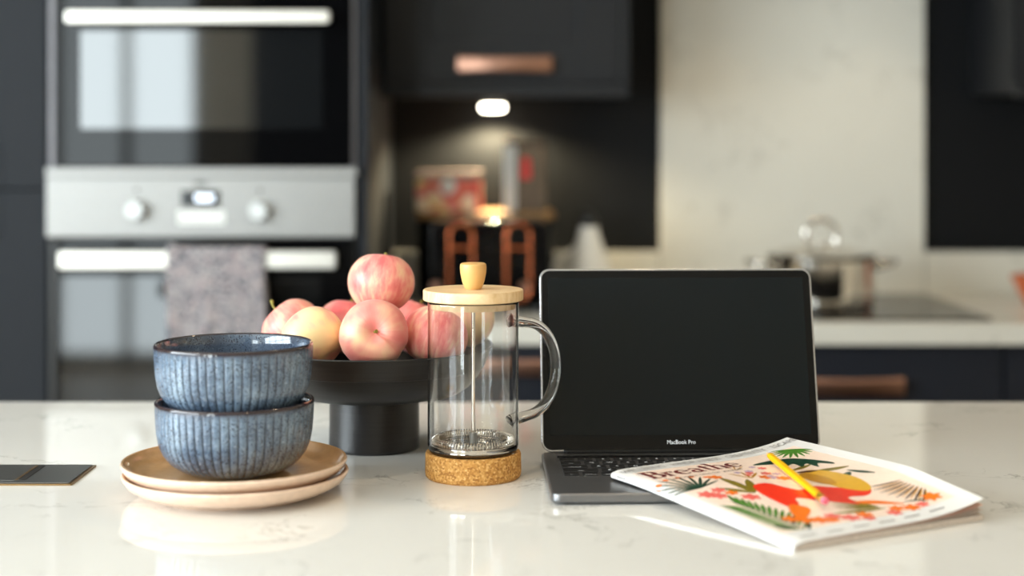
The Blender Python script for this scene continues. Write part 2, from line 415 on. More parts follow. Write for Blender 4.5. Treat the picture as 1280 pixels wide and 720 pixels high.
# wall cabinets
def wall_cab(x0, x1, label):
    t = thing('wall_cabinet', label, 'cabinet', (0, 0, 0))
    y = 3.27; zb = 1.34
    box('carcass', x0, x1, y+.022, YW-.001, zb+.012, 2.2, 'cab_shaded', t)
    d = shaker(t, 'door', x0+.012, x1-.022, zb+.033, 2.19, y, 'cab_shaded', .085, .021, .013)
    box('light_rail', x0, x1, y-.004, y+.022, zb, zb+.031, 'cab_shaded', t, .004, 3)
    box('end_strip', x1-.02, x1, y-.004, y+.022, zb+.0315, 2.19, 'cab_shaded', t, .003)
    bar_handle(d, (x0+x1)/2 - .002, pz(81, y), y, .197, .035)
wall_cab(xs1+.004, px(787, 3.27), 'charcoal wall cabinet with copper bar handle above the toaster')
wall_cab(1.057, 1.60, 'charcoal wall cabinet right of the quartz splashback')
M['puck_on'] = emit('puck_light_glow', (1.0, .93, .75, 1), 25)
t = thing('under_cabinet_light', 'small round lit puck light under the wall cabinet', 'light', (px(616, 3.51), 3.51, 1.3515))
lathe('housing', [(0, 0), (.026, 0), (.027, -.004), (.027, -.020), (.025, -.022), (.0, -.022)], 'steel', t, 32)
lathe('lens', [(0, -.0222), (.0255, -.0222), (.0255, -.0290), (.022, -.0330), (0, -.034)], 'puck_on', t, 32)
l = bpy.data.lights.new('puck_beam', 'SPOT'); l.energy = 24; l.color = (1, .83, .52); l.shadow_soft_size = .012; l.spot_size = R(160); l.spot_blend = .45
o = bpy.data.objects.new('puck_beam', l); COL.objects.link(o); o.parent = t; o.location = (0, 0, -.05)

# extractor hood over the hob, with two warm lamps
t = thing('extractor_hood', 'slim steel extractor hood over the hob', 'extractor hood', (.644, 3.38, 1.66))
slab('body', rrect(-.298, .298, -.16, .19, .006), 0, .06, 'steel', t, .002)
slab('chimney', rrect(-.13, .13, -.04, .19, .004), .061, .64, 'steel', t, .002)
for sx in (-.18, .18):
    lathe('lamp', [(0, -.003), (.026, -.003), (.028, -.0005), (0, -.0005)], 'lamp_on', t, 24, (sx, -.05, 0))
    l = bpy.data.lights.new('hood_beam', 'SPOT'); l.energy = 1.6; l.color = (1, .80, .55); l.spot_size = R(120); l.spot_blend = .8; l.shadow_soft_size = .02
    o = bpy.data.objects.new('hood_beam', l); COL.objects.link(o); o.parent = t; o.location = (sx, -.05, -.02)

# ------------------------------------------------------------------ things on the back worktop
# hob
t = thing('induction_hob', 'flat black glass induction hob set on the back worktop', 'hob', (.644, 3.28, CT))
slab('glass_plate', rrect(-.29, .29, -.25, .25, .006), 0, .005, 'blackglass', t, .001)
M['ring'] = mat('printed_grey_ring', lin(90, 90, 90), .2)
for x, y, r in ((-.14, -.11, .09), (-.14, .12, .075), (.14, .12, .09), (.14, -.11, .075)):
    lathe('zone_ring', [(r, .0050), (r, .0053), (r-.002, .0053), (r-.002, .0050)], 'ring', t, 48, (x, y, 0), closed=True)
# stock pot
t = thing('stock_pot', 'polished steel stock pot with lid and loop handles on the hob', 'pot', (px(1026, 3.25), 3.25, CT+.0054))
lathe('body', [(0, 0), (.100, 0), (.108, .004), (.111, .012), (.111, .100), (.1145, .104), (.1125, .105), (.109, .101), (.109, .006), (0, .004)], 'chrome', t, 72)
lathe('lid_rim', [(.113, .1055), (.1145, .108), (.112, .111), (.106, .1095), (.106, .1075)], 'chrome', t, 72, closed=True)
lathe('lid', [(.1055, .1075), (.09, .116), (.06, .125), (.03, .1285), (0, .129), (0, .126), (.03, .1255), (.06, .122), (.09, .113), (.1055, .1055)], 'chrome', t, 72)
def arch(c, w, h, d, n=16):
    return [Vector(c) + Vector(d)*0 + Vector((w*math.cos(PI*k/n), 0, 0)) + Vector((0, 0, h*math.sin(PI*k/n))) for k in range(n+1)]
lathe('lid_plate', [(0, .1295), (.022, .1295), (.022, .133), (0, .134)], 'chrome', t, 32)
tube('lid_handle', [(-.031, 0, .131), (-.032, 0, .145)] + [(-.032*math.cos(PI*k/14), 0, .150+.030*math.sin(PI*k/14)) for k in range(15)] + [(.032, 0, .145), (.031, 0, .131)], .0058, 'chrome', t, 12)
for s in (-1, 1):
    pts = [(s*.108, -.038, .084)] + [(s*(.118+.036*math.sin(PI*k/12)), -.038*math.cos(PI*k/12), .086+.008*math.sin(PI*k/12)) for k in range(13)] + [(s*.108, .038, .084)]
    tube('side_handle', pts, .0058, 'chrome', t, 12)
    for q in (-.038, .038):
        k = lathe('rivet_plate', [(0, 0), (.011, 0), (.010, .003), (0, .004)], 'chrome', t, 20); k.location = (s*.110*math.cos(.35), q, .085); k.rotation_euler = (0, s*PI/2, 0)

# terracotta bowl
M['terra'] = mat('terracotta_glaze', lin(186, 88, 44), .3, var=.14, scale=50, coat=.3)
o = lathe('terracotta_bowl', [(0, 0), (.032, 0), (.035, .004), (.036, .009), (.052, .03), (.060, .052), (.066, .056), (.066, .064), (.058, .066), (.055, .056), (.045, .028), (.028, .013), (0, .011)], 'terra', None, 64, (px(1265, 3.3)+.066, 3.30, CT))
tag(o, 'small orange terracotta bowl with thick rim on the back worktop', 'bowl')

# toaster
t = thing('toaster', 'black two-lever toaster with copper arched trims on the worktop', 'toaster', (px(612, 3.14), 3.14, CT))
slab('body', rrect(-.123, .123, .014, .188, .022, 8), .004, .21, 'gloss', t, .006, lambda a, b, c: (a, c, b), 3)
for s in (-1, 1):
    cx = s*.0575
    box('bread_slot', cx-.016, cx+.016, .03, .19, .1875, .1892, 'blackglass', t, 0)
    zt, zb, hw = .158, .052, .024
    pts = [(cx+hw*math.cos(PI*k/12), -.002, zt+hw*math.sin(PI*k/12)) for k in range(13)] + [(cx-hw*math.cos(PI*k/12), -.002, zb-hw*math.sin(PI*k/12)) for k in range(13)]
    tube('copper_trim', pts, .0045, 'rosecopper', t, 10, closed=True)
    box('lever_track', cx-.005, cx+.005, .0015, .0055, zb, zt, 'blackglass', t, 0)
    box('lever', cx-.022, cx+.022, -.020, .003, .129, .138, 'rosecopper', t, .003)
    d = lathe('dial', [(0, .012), (.010, .012), (.012, .010), (.012, 0), (0, 0)], 'copper', t, 24); d.location = (cx - .0575 + .006 if s < 0 else cx+.014, .006, .055); d.rotation_euler = (R(90), 0, 0)
for sx in (-.1, .1):
    for sy in (.02, .19): lathe('foot', [(0, 0), (.012, 0), (.012, .0155), (0, .0155)], 'black', t, 16, (sx, sy, 0))

# added bin behind the toaster, carrying the tin and canister
M['lit_beige'] = mat('beige_painted_highlight', lin(160, 122, 78), .6, var=.12, scale=25)  # beige of the puck light shining on the toaster top, put into the colour
t = thing('added_bin', 'added black bin with beige lid painted as the lit toaster top', 'added bin', (px(608, 3.46), 3.468, CT))
slab('body', rrect(-.15, .15, -.092, .092, .03, 8), .0, .178, 'gloss', t, .004)
slab('beige_lit_lid', rrect(-.152, .152, -.094, .094, .031, 8), .1785, .194, 'lit_beige', t, .006, None, 3)
zt = CT + .1942
# patterned tin
def tin_mat():
    m, t, p = nt('printed_tin_pattern'); co = ocoord(t)
    v = node(t, 'ShaderNodeTexVoronoi', Scale=42.0); t.links.new(co, v.inputs['Vector'])
    sp = t.nodes.new('ShaderNodeSeparateColor'); t.links.new(v.outputs['Color'], sp.inputs[0])
    c = ramp(t, [(.0, lin(214, 90, 84)), (.3, lin(236, 150, 138)), (.5, lin(246, 210, 150)), (.68, lin(220, 110, 90)), (.85, lin(248, 226, 200))], sp.outputs[0])
    c.color_ramp.interpolation = 'CONSTANT'
    t.links.new(c.outputs[0], p.inputs['Base Color']); p.inputs['Roughness'].default_value = .3; p.inputs['Metallic'].default_value = .25; return m
M['tin'] = tin_mat(); M['tinlid'] = mat('pinkish_tin_lid', lin(186, 164, 152), .25, .7)
D = 3.47
t = thing('patterned_tin', 'red and yellow patterned tin box standing on the added bin', 'tin', (px(561.5, D), D-.005, zt))
slab('body', rrect(-.072, .072, -.045, .045, .008), 0, .070, 'tin', t, .003)
slab('lid', rrect(-.0735, .0735, -.0465, .0465, .009), .0702, .089, 'tinlid', t, .003)
k = lathe('badge', [(0, .002), (.016, .002), (.018, 0), (0, 0)], 'white', t, 32); k.location = (0, -.0452, .056); k.rotation_euler = (R(90), 0, 0)
tube('lid_catch', [(.052, -.048, .080), (.062, -.048, .080)], .003, 'chrome', t, 8)
# tall canister
D = 3.47
t = thing('tall_canister', 'tall shiny square canister with red emblem standing on the added bin', 'canister', (px(656.5, D), D, zt))
M['cansteel'] = mat('smoked_steel', lin(120, 108, 98), .22, .85, var=.1, scale=20)
slab('body', rrect(-.047, .047, -.045, .045, .010), 0, .146, 'cansteel', t, .003)
slab('lid', rrect(-.0482, .0482, -.0462, .0462, .011), .1462, .158, 'cansteel', t, .004)
box('edge_strip', -.0478, -.020, -.0468, -.0448, .002, .145, 'knob', t, .0008)
M['red'] = mat('red_enamel', lin(226, 34, 44), .2, coat=.4)
k = lathe('emblem', [(0, .003), (.009, .003), (.011, 0), (0, 0)], 'red', t, 28); k.location = (.001, -.045, .108); k.rotation_euler = (R(90), 0, 0)
box('emblem_band', -.010, .012, -.0466, -.0449, .072, .096, 'red', t, .0005)
lathe('lid_knob', [(0, .168), (.006, .166), (.007, .161), (.004, .158)], 'chrome', t, 20, (-.034, -.02, 0))
# white jug with dark stopper
M['ceramic'] = mat('white_ceramic', lin(248, 244, 236), .18, var=.02)
D = 3.36
t = thing('white_jug', 'white conical ceramic jug with black stopper on the back worktop', 'jug', (px(736, D), D, CT))
lathe('body', [(0, 0), (.054, 0), (.058, .006), (.060, .028), (.055, .055), (.044, .088), (.033, .118), (.024, .145), (.020, .160), (.022, .165), (.018, .166), (.016, .158), (0, .155)], 'ceramic', t, 56)
lathe('stopper', [(0, .1665), (.017, .1665), (.020, .171), (.019, .183), (.013, .190), (.011, .196), (0, .199)], 'black', t, 32)
tube('handle', [(-.032, 0, .118)] + [(-.045-.028*math.sin(PI*k/10), 0, .108-.062*k/10) for k in range(11)] + [(-.052, 0, .044)], .0055, 'ceramic', t, 10)

# ------------------------------------------------------------------ island
YI = 2.088
t = thing('island_cabinet', 'dark kitchen island base under the pale quartz top', 'island', (0, 0, 0))
box('carcass', -.84, 1.48, 1.12, YI-.03, .12, CT-.0405, 'cabnavy', t)
box('plinth', -.80, 1.42, 1.16, YI-.07, 0, .119, 'cabnavy', t)
for k in range(4):
    x0 = -.84 + k*.58; box('door', x0+.002, x0+.578, 1.099, 1.119, .125, CT-.045, 'cabnavy', t)
    box('back_panel', x0+.002, x0+.578, YI-.029, YI-.012, .125, CT-.045, 'cabnavy', t)
o = box('island_worktop', -.88, 1.5, .86, YI, CT-.04, CT, 'quartz', None, .0025, 3); tag(o, 'glossy white veined quartz island top in the foreground', 'worktop')

# pop-up socket set into the island top
M['gunmetal'] = mat('grey_anodised_plate', lin(108, 108, 106), .38, .75, var=.03, scale=120)
M['gap'] = mat('dark_gap', lin(28, 26, 24), .6)
M['brassedge'] = mat('brassy_edge', lin(150, 118, 74), .3, .8)
y0, y1 = 1.577, 1.672
t = thing('worktop_socket', 'flush grey metal pop-up power socket set in the island top', 'socket', (-.60, (y0+y1)/2, CT))
h = (y1-y0)/2
slab('bezel', rrect(-.155, .155, -h, h, .002, 2), .0002, .0016, 'brassedge', t, .0005)
slab('cover_plate', rrect(-.152, .1515, -h+.003, h-.003, .0015, 2), .0017, .0026, 'gunmetal', t, .0003)
slab('slot', rrect(.096, .103, -h+.016, h-.010, .0015, 2), .0027, .0030, 'gap', t)
slab('slot_edge', rrect(.0925, .0955, -h+.016, h-.010, .001, 2), .0027, .0031, 'brassedge', t)
slab('flap_line', rrect(-.150, .0925, -h+.0125, -h+.0135, .0003, 2), .0027, .0029, 'steel', t)

# ------------------------------------------------------------------ plates and bowls
def plate_mat(name, c_in):
    m, t, p = nt(name); co = ocoord(t)
    nz = node(t, 'ShaderNodeTexNoise', Scale=120.0, Detail=3.0); t.links.new(co, nz.inputs['Vector'])
    a = tuple(v*.93 for v in c_in[:3]) + (1,)
    t.links.new(ramp(t, [(.4, a), (.6, c_in)], nz.outputs['Fac']).outputs[0], p.inputs['Base Color'])
    p.inputs['Roughness'].default_value = .16; p.inputs['Coat Weight'].default_value = .3; return m
M['plate_in'] = plate_mat('caramel_glaze', lin(212, 164, 112)); M['plate_out'] = plate_mat('pale_peach_stoneware', lin(238, 208, 184))
XB, YB = px(293.5, 1.55), 1.55
def plate(z, dx, dy, label):
    t = thing('dinner_plate', label, 'plate', (XB+dx, YB+dy, z))
    lathe('underside', [(0, .002), (.072, .002), (.073, 0), (.079, 0), (.081, .002), (.096, .006), (.106, .012), (.1105, .018), (.1112, .0205), (.1100, .0222)], 'plate_out', t, 128)
    lathe('glazed_well', [(.1100, .0222), (.1082, .0218), (.1040, .0155), (.0960, .0110), (.084, .0098), (.0, .0098)], 'plate_in', t, 128)
    return t
plate(CT, .0015, -.001, 'pale peach dinner plate lying on the island top, under another plate')
plate(CT+.0112, 0, 0, 'pale peach dinner plate with caramel glaze directly under the ribbed bowls')

NFL = 56
def bowl_mat():
    m, t, p = nt('speckled_blue_glaze'); co = ocoord(t)
    sp = t.nodes.new('ShaderNodeSeparateXYZ'); t.links.new(co, sp.inputs[0])
    big = node(t, 'ShaderNodeTexNoise', Scale=28.0, Detail=4.0); t.links.new(co, big.inputs['Vector'])
    base = ramp(t, [(.3, lin(68, 82, 100)), (.55, lin(98, 116, 136)), (.75, lin(130, 148, 164))], big.outputs['Fac'])
    s1 = node(t, 'ShaderNodeTexVoronoi', Scale=560.0); t.links.new(co, s1.inputs['Vector'])
    d1 = ramp(t, [(.30, (1, 1, 1, 1)), (.42, (0, 0, 0, 1))], s1.outputs['Distance'])
    n2 = node(t, 'ShaderNodeTexNoise', Scale=150.0, Detail=2.0); t.links.new(co, n2.inputs['Vector'])
    k2 = ramp(t, [(.36, (0, 0, 0, 1)), (.52, (1, 1, 1, 1))], n2.outputs['Fac'])
    mu = node(t, 'ShaderNodeMath', operation='MULTIPLY'); t.links.new(d1.outputs[0], mu.inputs[0]); t.links.new(k2.outputs[0], mu.inputs[1])
    c = mixc(t, mu.outputs[0], base.outputs[0], lin(24, 28, 44))
    s3 = node(t, 'ShaderNodeTexNoise', Scale=330.0, Detail=1.0); t.links.new(co, s3.inputs['Vector'])
    k3 = ramp(t, [(.6, (0, 0, 0, 1)), (.75, (.25, .25, .25, 1))], s3.outputs['Fac']); c = mixc(t, k3.outputs[0], c, lin(176, 190, 204))
    at = node(t, 'ShaderNodeAttribute', attribute_name='groove'); c = mixc(t, at.outputs['Fac'], c, lin(56, 52, 56))
    ar = node(t, 'ShaderNodeAttribute', attribute_name='rim'); c = mixc(t, ar.outputs['Fac'], c, lin(44, 32, 36))
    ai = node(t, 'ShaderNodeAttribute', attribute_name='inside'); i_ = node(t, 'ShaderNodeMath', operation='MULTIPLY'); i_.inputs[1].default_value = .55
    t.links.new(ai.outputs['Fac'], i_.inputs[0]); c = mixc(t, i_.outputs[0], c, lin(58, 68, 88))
    t.links.new(c, p.inputs['Base Color']); p.inputs['Roughness'].default_value = .11; p.inputs['Coat Weight'].default_value = .4; p.inputs['Coat Roughness'].default_value = .05
    return m
M['bowl'] = bowl_mat()
def bowl_mesh():
    outer = [(0, .0025), (.040, .0025), (.041, 0), (.045, 0), (.048, .0015), (.056, .005), (.064, .011), (.0705, .0195), (.0745, .029), (.0765, .040), (.0775, .052), (.0780, .062), (.0782, .0665)]
    rim = [(.0784, .0690), (.0780, .0706), (.0768, .0714), (.0754, .0708), (.0745, .0690)]
    inner = [(.0735, .060), (.0725, .048), (.070, .034), (.064, .021), (.054, .012), (.040, .0085), (.02, .0075), (0, .0072)]
    prof = outer + rim + inner; no = len(outer); nr = len(rim); seg = NFL*10
    def wt(i):
        if i < 4 or i >= no: return 0.0
        return min(1.0, (i-3)/3.0) * (1.0 if i < no-2 else (.75 if i == no-2 else .25))
    def gr(a):
        f = (a*NFL/(2*PI)) % 1.0; d = min(f, 1-f); return max(0.0, 1-d/.13)
    def bulge(a):
        f = (a*NFL/(2*PI)) % 1.0; return math.sin(PI*f)
    bm = bmesh.new(); lathe_bm(bm, prof, seg, mod=lambda i, a, r: r - wt(i)*(.0011*gr(a)**1.3) + wt(i)*.0004*(bulge(a)-.7))
    me_attr = []
    bm.verts.ensure_lookup_table(); L = {n: bm.verts.layers.float.new(n) for n in ('groove', 'rim', 'inside')}
    vi = 0
    for i, (r, z) in enumerate(prof):
        cnt = 1 if r < 1e-6 else seg
        for k in range(cnt):
            v = bm.verts[vi]; vi += 1; a = 2*PI*k/seg
            v[L['groove']] = wt(i)*gr(a)*.75; v[L['rim']] = 1.0 if no-1 < i < no+nr-1 else (.35 if i in (no-1, no+nr-1) else 0.0); v[L['inside']] = 1.0 if i >= no+nr else 0.0
    return fin('ribbed_bowl', bm, 'bowl', angle=60)
b1 = bowl_mesh(); b1.location = (XB, YB, CT+.0212)
tag(b1, 'speckled blue ribbed bowl standing on the plates, carrying another bowl', 'bowl')
b2 = b1.copy(); COL.objects.link(b2); b2.location = (XB-.001, YB+.001, CT+.0212+.0560); b2.rotation_euler = (0, 0, .06)
tag(b2, 'speckled blue ribbed bowl on top of the stack, empty', 'bowl')

# ------------------------------------------------------------------ fruit stand
def wood_black():
    m, t, p = nt('black_turned_wood'); co = ocoord(t)
    mp = node(t, 'ShaderNodeMapping'); mp.inputs['Scale'].default_value = (6, 6, 120); t.links.new(co, mp.inputs[0])
    nz = node(t, 'ShaderNodeTexNoise', Scale=3.0, Detail=4.0); t.links.new(mp.outputs[0], nz.inputs['Vector'])
    t.links.new(ramp(t, [(.35, lin(30, 29, 29)), (.7, lin(42, 40, 40))], nz.outputs['Fac']).outputs[0], p.inputs['Base Color'])
    b = node(t, 'ShaderNodeBump', Strength=.25, Distance=.0004); t.links.new(nz.outputs['Fac'], b.inputs['Height']); t.links.new(b.outputs[0], p.inputs['Normal'])
    p.inputs['Roughness'].default_value = .36; return m
M['blackwood'] = wood_black()
XF, YFB = px(468, 1.776), 1.776
t = thing('fruit_stand', 'black turned footed fruit bowl on the island top holding apples', 'fruit bowl', (XF, YFB, CT))
lathe('foot', [(0, 0), (.0500, 0), (.0512, .0012), (.0515, .004), (.0510, .030), (.0508, .058), (.0510, .0605), (0, .0605)], 'blackwood', t, 96)
lathe('bowl', [(0, .0608), (.080, .0608), (.095, .0640), (.108, .0715), (.119, .0830), (.1252, .0930), (.1262, .0935), (.1268, .0945), (.1320, .1060), (.1370, .1155), (.1380, .1168), (.1372, .1180), (.1345, .1172), (.126, .1030), (.114, .0880), (.100, .0770), (.085, .0710), (0, .0690)], 'blackwood', t, 128, angle=28)

# apples
def apple_mat():
    m, t, p = nt('pink_blush_apple_skin'); co = ocoord(t)
    oi = t.nodes.new('ShaderNodeObjectInfo')
    sp = t.nodes.new('ShaderNodeSeparateXYZ'); t.links.new(co, sp.inputs[0])
    flat = node(t, 'ShaderNodeVectorMath', operation='MULTIPLY'); flat.inputs[1].default_value = (1, 1, 0.0); t.links.new(co, flat.inputs[0])
    nrm = node(t, 'ShaderNodeVectorMath', operation='NORMALIZE'); t.links.new(flat.outputs[0], nrm.inputs[0])
    zs = node(t, 'ShaderNodeMath', operation='MULTIPLY'); zs.inputs[1].default_value = .35; t.links.new(sp.outputs[2], zs.inputs[0])
    cm = t.nodes.new('ShaderNodeCombineXYZ'); t.links.new(zs.outputs[0], cm.inputs[2])
    ad = node(t, 'ShaderNodeVectorMath', operation='ADD'); t.links.new(nrm.outputs[0], ad.inputs[0]); t.links.new(cm.outputs[0], ad.inputs[1])
    off = node(t, 'ShaderNodeVectorMath', operation='SCALE'); off.inputs['Scale'].default_value = 17.0
    cr = t.nodes.new('ShaderNodeCombineXYZ'); t.links.new(oi.outputs['Random'], cr.inputs[0]); t.links.new(oi.outputs['Random'], cr.inputs[1]); t.links.new(cr.outputs[0], off.inputs[0])
    ad2 = node(t, 'ShaderNodeVectorMath', operation='ADD'); t.links.new(ad.outputs[0], ad2.inputs[0]); t.links.new(off.outputs[0], ad2.inputs[1])
    st = node(t, 'ShaderNodeTexNoise', Scale=5.0, Detail=5.0, Roughness=.65); t.links.new(ad2.outputs[0], st.inputs['Vector'])
    ad3 = node(t, 'ShaderNodeVectorMath', operation='ADD'); t.links.new(co, ad3.inputs[0]); t.links.new(off.outputs[0], ad3.inputs[1])
    bl = node(t, 'ShaderNodeTexNoise', Scale=1.1, Detail=2.0); t.links.new(ad3.outputs[0], bl.inputs['Vector'])
    sk = node(t, 'ShaderNodeAttribute'); sk.attribute_type = 'OBJECT'; sk.attribute_name = 'streak'
    sm = node(t, 'ShaderNodeMath', operation='SUBTRACT'); sm.inputs[1].default_value = .5; t.links.new(st.outputs['Fac'], sm.inputs[0])
    sx = node(t, 'ShaderNodeMath', operation='MULTIPLY_ADD'); sx.inputs[2].default_value = .275; t.links.new(sm.outputs[0], sx.inputs[0]); t.links.new(sk.outputs['Fac'], sx.inputs[1])
    a1 = node(t, 'ShaderNodeMath', operation='ADD'); t.links.new(sx.outputs[0], a1.inputs[0])
    b1_ = node(t, 'ShaderNodeMath', operation='MULTIPLY'); b1_.inputs[1].default_value = .75; t.links.new(bl.outputs['Fac'], b1_.inputs[0]); t.links.new(b1_.outputs[0], a1.inputs[1])
    at = node(t, 'ShaderNodeAttribute', attribute_name='["blush"]'); at.attribute_type = 'OBJECT'; at.attribute_name = 'blush'
    a2 = node(t, 'ShaderNodeMath', operation='ADD'); t.links.new(a1.outputs[0], a2.inputs[0]); t.links.new(at.outputs['Fac'], a2.inputs[1])
    c = ramp(t, [(.45, lin(252, 218, 160)), (.57, lin(250, 192, 158)), (.70, lin(245, 150, 136)), (.9, lin(228, 98, 98))], a2.outputs[0])
    dots = node(t, 'ShaderNodeTexVoronoi', Scale=26.0); t.links.new(co, dots.inputs['Vector'])
    dk = ramp(t, [(.06, (.12, .12, .12, 1)), (.14, (0, 0, 0, 1))], dots.outputs['Distance'])
    cc = mixc(t, dk.outputs[0], c.outputs[0], lin(252, 224, 190))
    t.links.new(cc, p.inputs['Base Color']); p.inputs['Roughness'].default_value = .38; p.inputs['Subsurface Weight'].default_value = .0
    p.inputs['Sheen Weight'].default_value = .15
    return m
M['apple'] = apple_mat(); M['stem'] = mat('green_brown_stem', lin(140, 132, 52), .6, var=.2, scale=200)
def apple_mesh(seed, cleft=0.0):
    rnd = random.Random(seed); ph = rnd.uniform(0, 6); bm = bmesh.new(); n, seg = 36, 56; prof = []
    for i in range(n+1):
        th = PI*i/n
        r = math.sin(th)*(1 + .05*math.cos(th)); z = math.cos(th)*.93
        z -= .26*math.exp(-(th/.30)**2) ; z += .15*math.exp(-((PI-th)/.34)**2)
        prof.append((r if 0 < i < n else 0, z))
    lathe_bm(bm, prof, seg, mod=lambda i, a, r: r*(1+.018*math.cos(5*a+ph)*(i/n) + .012*math.cos(2*a+ph*1.7)))
    if cleft:
        for v in bm.verts:
            a = math.atan2(v.co.y, v.co.x); w = math.exp(-(a/.16)**2)*max(0, v.co.z+.55)*cleft
            v.co *= 1-w
    me = bpy.data.meshes.new('apple'); bmesh.ops.recalc_face_normals(bm, faces=bm.faces[:]); bm.to_mesh(me); bm.free(); me.materials.append(M['apple'])
    for p in me.polygons: p.use_smooth = True
    return me
def apple(x, y, Z, D, r, tilt, az, spin, label, blush=0.0, stem=.5, seed=0, cleft=0.0):
    """x, y: picture position of the centre, D its depth; tilt of the stem axis from upright towards azimuth az"""
    o = bpy.data.objects.new('apple', apple_mesh(seed, cleft)); COL.objects.link(o)
    o.location = (px(x, D), D, pz(y, D) if Z is None else Z); o.scale = (r, r, r); o['blush'] = blush; o['streak'] = (0, .8, .16, .22, .6, .4, .75, .4, .2)[seed]
    ax = Vector((math.sin(tilt)*math.cos(az), math.sin(tilt)*math.sin(az), math.cos(tilt)))
    q = Vector((0, 0, 1)).rotation_difference(ax) @ Matrix.Rotation(spin, 4, 'Z').to_quaternion()
    o.rotation_mode = 'QUATERNION'; o.rotation_quaternion = q
    pts = [(.0, 0, .64), (.015, 0, .64+.16*stem*2), (.05*stem*2, .02, .64+.34*stem*2), (.13*stem*2, .03, .64+.46*stem*2)]
    tube('stem', pts, .03, 'stem', o, 8, radii=[.035, .03, .034, .058])
    tag(o, label, 'apple', 'apples in the black fruit bowl'); return o
apple(476, 354, None, 1.765, 0.0376, .25, 1.2, .3, 'streaky pink apple on the very top of the pile', .05, .30, 1)
apple(467.3, 417.8, None, 1.674, 0.0372, 1.35, -1.45, 5.87, 'peachy apple with its stem dimple and crease facing outwards below the top apple', .0, .16, 2, .09)
apple(391.3, 423, None, 1.697, 0.0354, .9, 2.6, 2.0, 'yellow and peach apple behind the rim of the ribbed bowl', -.12, .25, 3)
apple(366, 412, None, 1.801, 0.0361, .78, 2.95, 0.4, 'red-pink apple with a long green stem at the edge of the fruit bowl', .06, .58, 4)
apple(433, 409, None, 1.862, 0.0361, .3, 1.0, 1.0, 'salmon pink apple half hidden behind the top apple', .08, .3, 5)
apple(543.5, 421, None, 1.710, 0.0363, .5, .6, 2.6, 'pink streaked apple in front, partly behind the glass press', .03, .3, 6)
apple(515, 409, None, 1.865, 0.0361, .4, .4, 4.1, 'deep coral apple low behind the top apple', .14, .3, 7)
apple(580, 396, None, 1.809, 0.0387, .2, .2, 5.0, 'pale yellow apple seen through the glass press', -.16, .3, 8)

# ------------------------------------------------------------------ french press
def cork():
    m, t, p = nt('cork'); co = ocoord(t)
    v = node(t, 'ShaderNodeTexVoronoi', Scale=520.0); t.links.new(co, v.inputs['Vector'])
    s = t.nodes.new('ShaderNodeSeparateColor'); t.links.new(v.outputs['Color'], s.inputs[0])
    c = ramp(t, [(.0, lin(160, 104, 44)), (.4, lin(196, 138, 66)), (.75, lin(210, 156, 84)), (1, lin(232, 186, 118))], s.outputs[0])
    t.links.new(c.outputs[0], p.inputs['Base Color']); p.inputs['Roughness'].default_value = .8
    b = node(t, 'ShaderNodeBump', Strength=.4, Distance=.0004); t.links.new(s.outputs[1], b.inputs['Height']); t.links.new(b.outputs[0], p.inputs['Normal']); return m
def beech():
    m, t, p = nt('pale_beech'); co = ocoord(t)
    mp = node(t, 'ShaderNodeMapping'); mp.inputs['Scale'].default_value = (12, 160, 40); t.links.new(co, mp.inputs[0])
    nz = node(t, 'ShaderNodeTexNoise', Scale=2.0, Detail=4.0); t.links.new(mp.outputs[0], nz.inputs['Vector'])
    t.links.new(ramp(t, [(.3, lin(220, 182, 130)), (.7, lin(240, 210, 166))], nz.outputs['Fac']).outputs[0], p.inputs['Base Color']); p.inputs['Roughness'].default_value = .45; return m
M['cork'] = cork(); M['beech'] = beech()
def knobwood():
    return mat('golden_beech', lin(226, 176, 108), .4, var=.06, scale=60)
M['knobwood'] = knobwood()
XP, YP = px(591.5, 1.623), 1.623
t = thing('french_press', 'clear glass french press with beech lid, glass handle and cork base', 'coffee press', (XP, YP, CT))
lathe('cork_base', [(0, 0), (.0475, 0), (.0495, .002), (.0500, .005), (.0498, .0235), (.0490, .0258), (.0470, .0265), (.0440, .0262), (.0436, .0225), (0, .0225)], 'cork', t, 96)
def press_body():
    ro, th = .0474, .0022
    prof = [(0, .0232), (.0400, .0232), (.0440, .0252), (.0465, .0290), (ro, .034), (ro, .0345), (ro, .100), (ro, .1800), (ro, .1815), (ro-.0008, .1828), (ro-th, .1815), (ro-th, .1800), (ro-th, .100), (ro-th, .0355), (ro-th, .0345), (.0425, .0290), (.0380, .0268), (0, .0266)]
    def lip(i, a, r):
        if i in (8, 9, 10): 
            d = abs((a-PI+.25+PI) % (2*PI) - PI); return r + .006*math.exp(-(d/.16)**2)
        return r
    return lathe('glass_beaker', prof, 'glass', t, 128, mod=lip, angle=60)
press_body()
a = R(33); dx, dy = math.cos(a), math.sin(a)
hp = []
for k in range(25):
    s = k/24; ang = -PI/2 + PI*s
    hp.append((.0480 + .0125 + .044*math.cos(ang)**.85 if 0 < k < 24 else .0485, .106 + .050*math.sin(ang)))
hp = [(.0479, .0520), (.050, .0535)] + hp[1:-1] + [(.050, .1585), (.0479, .1592)]
hpts = [(r*dx, r*dy, z) for r, z in hp]
tube('glass_handle', hpts, .0056, 'glass', t, 16, radii=[.0078, .0064] + [.0056]*(len(hpts)-4) + [.0064, .0078])
lathe('lid', [(0, .1835), (.0515, .1835), (.0522, .1843), (.0522, .1935), (.0514, .1945), (0, .1945)], 'beech', t, 96)
lathe('lid_plug', [(0, .1750), (.0438, .1750), (.0442, .1757), (.0442, .1834), (0, .1834)], 'beech', t, 72)
lathe('knob', [(0, .1946), (.0080, .1946), (.0095, .1965), (.0118, .2030), (.0134, .2110), (.0139, .2170), (.0135, .2205), (.0118, .2218), (0, .2222)], 'knobwood', t, 48)
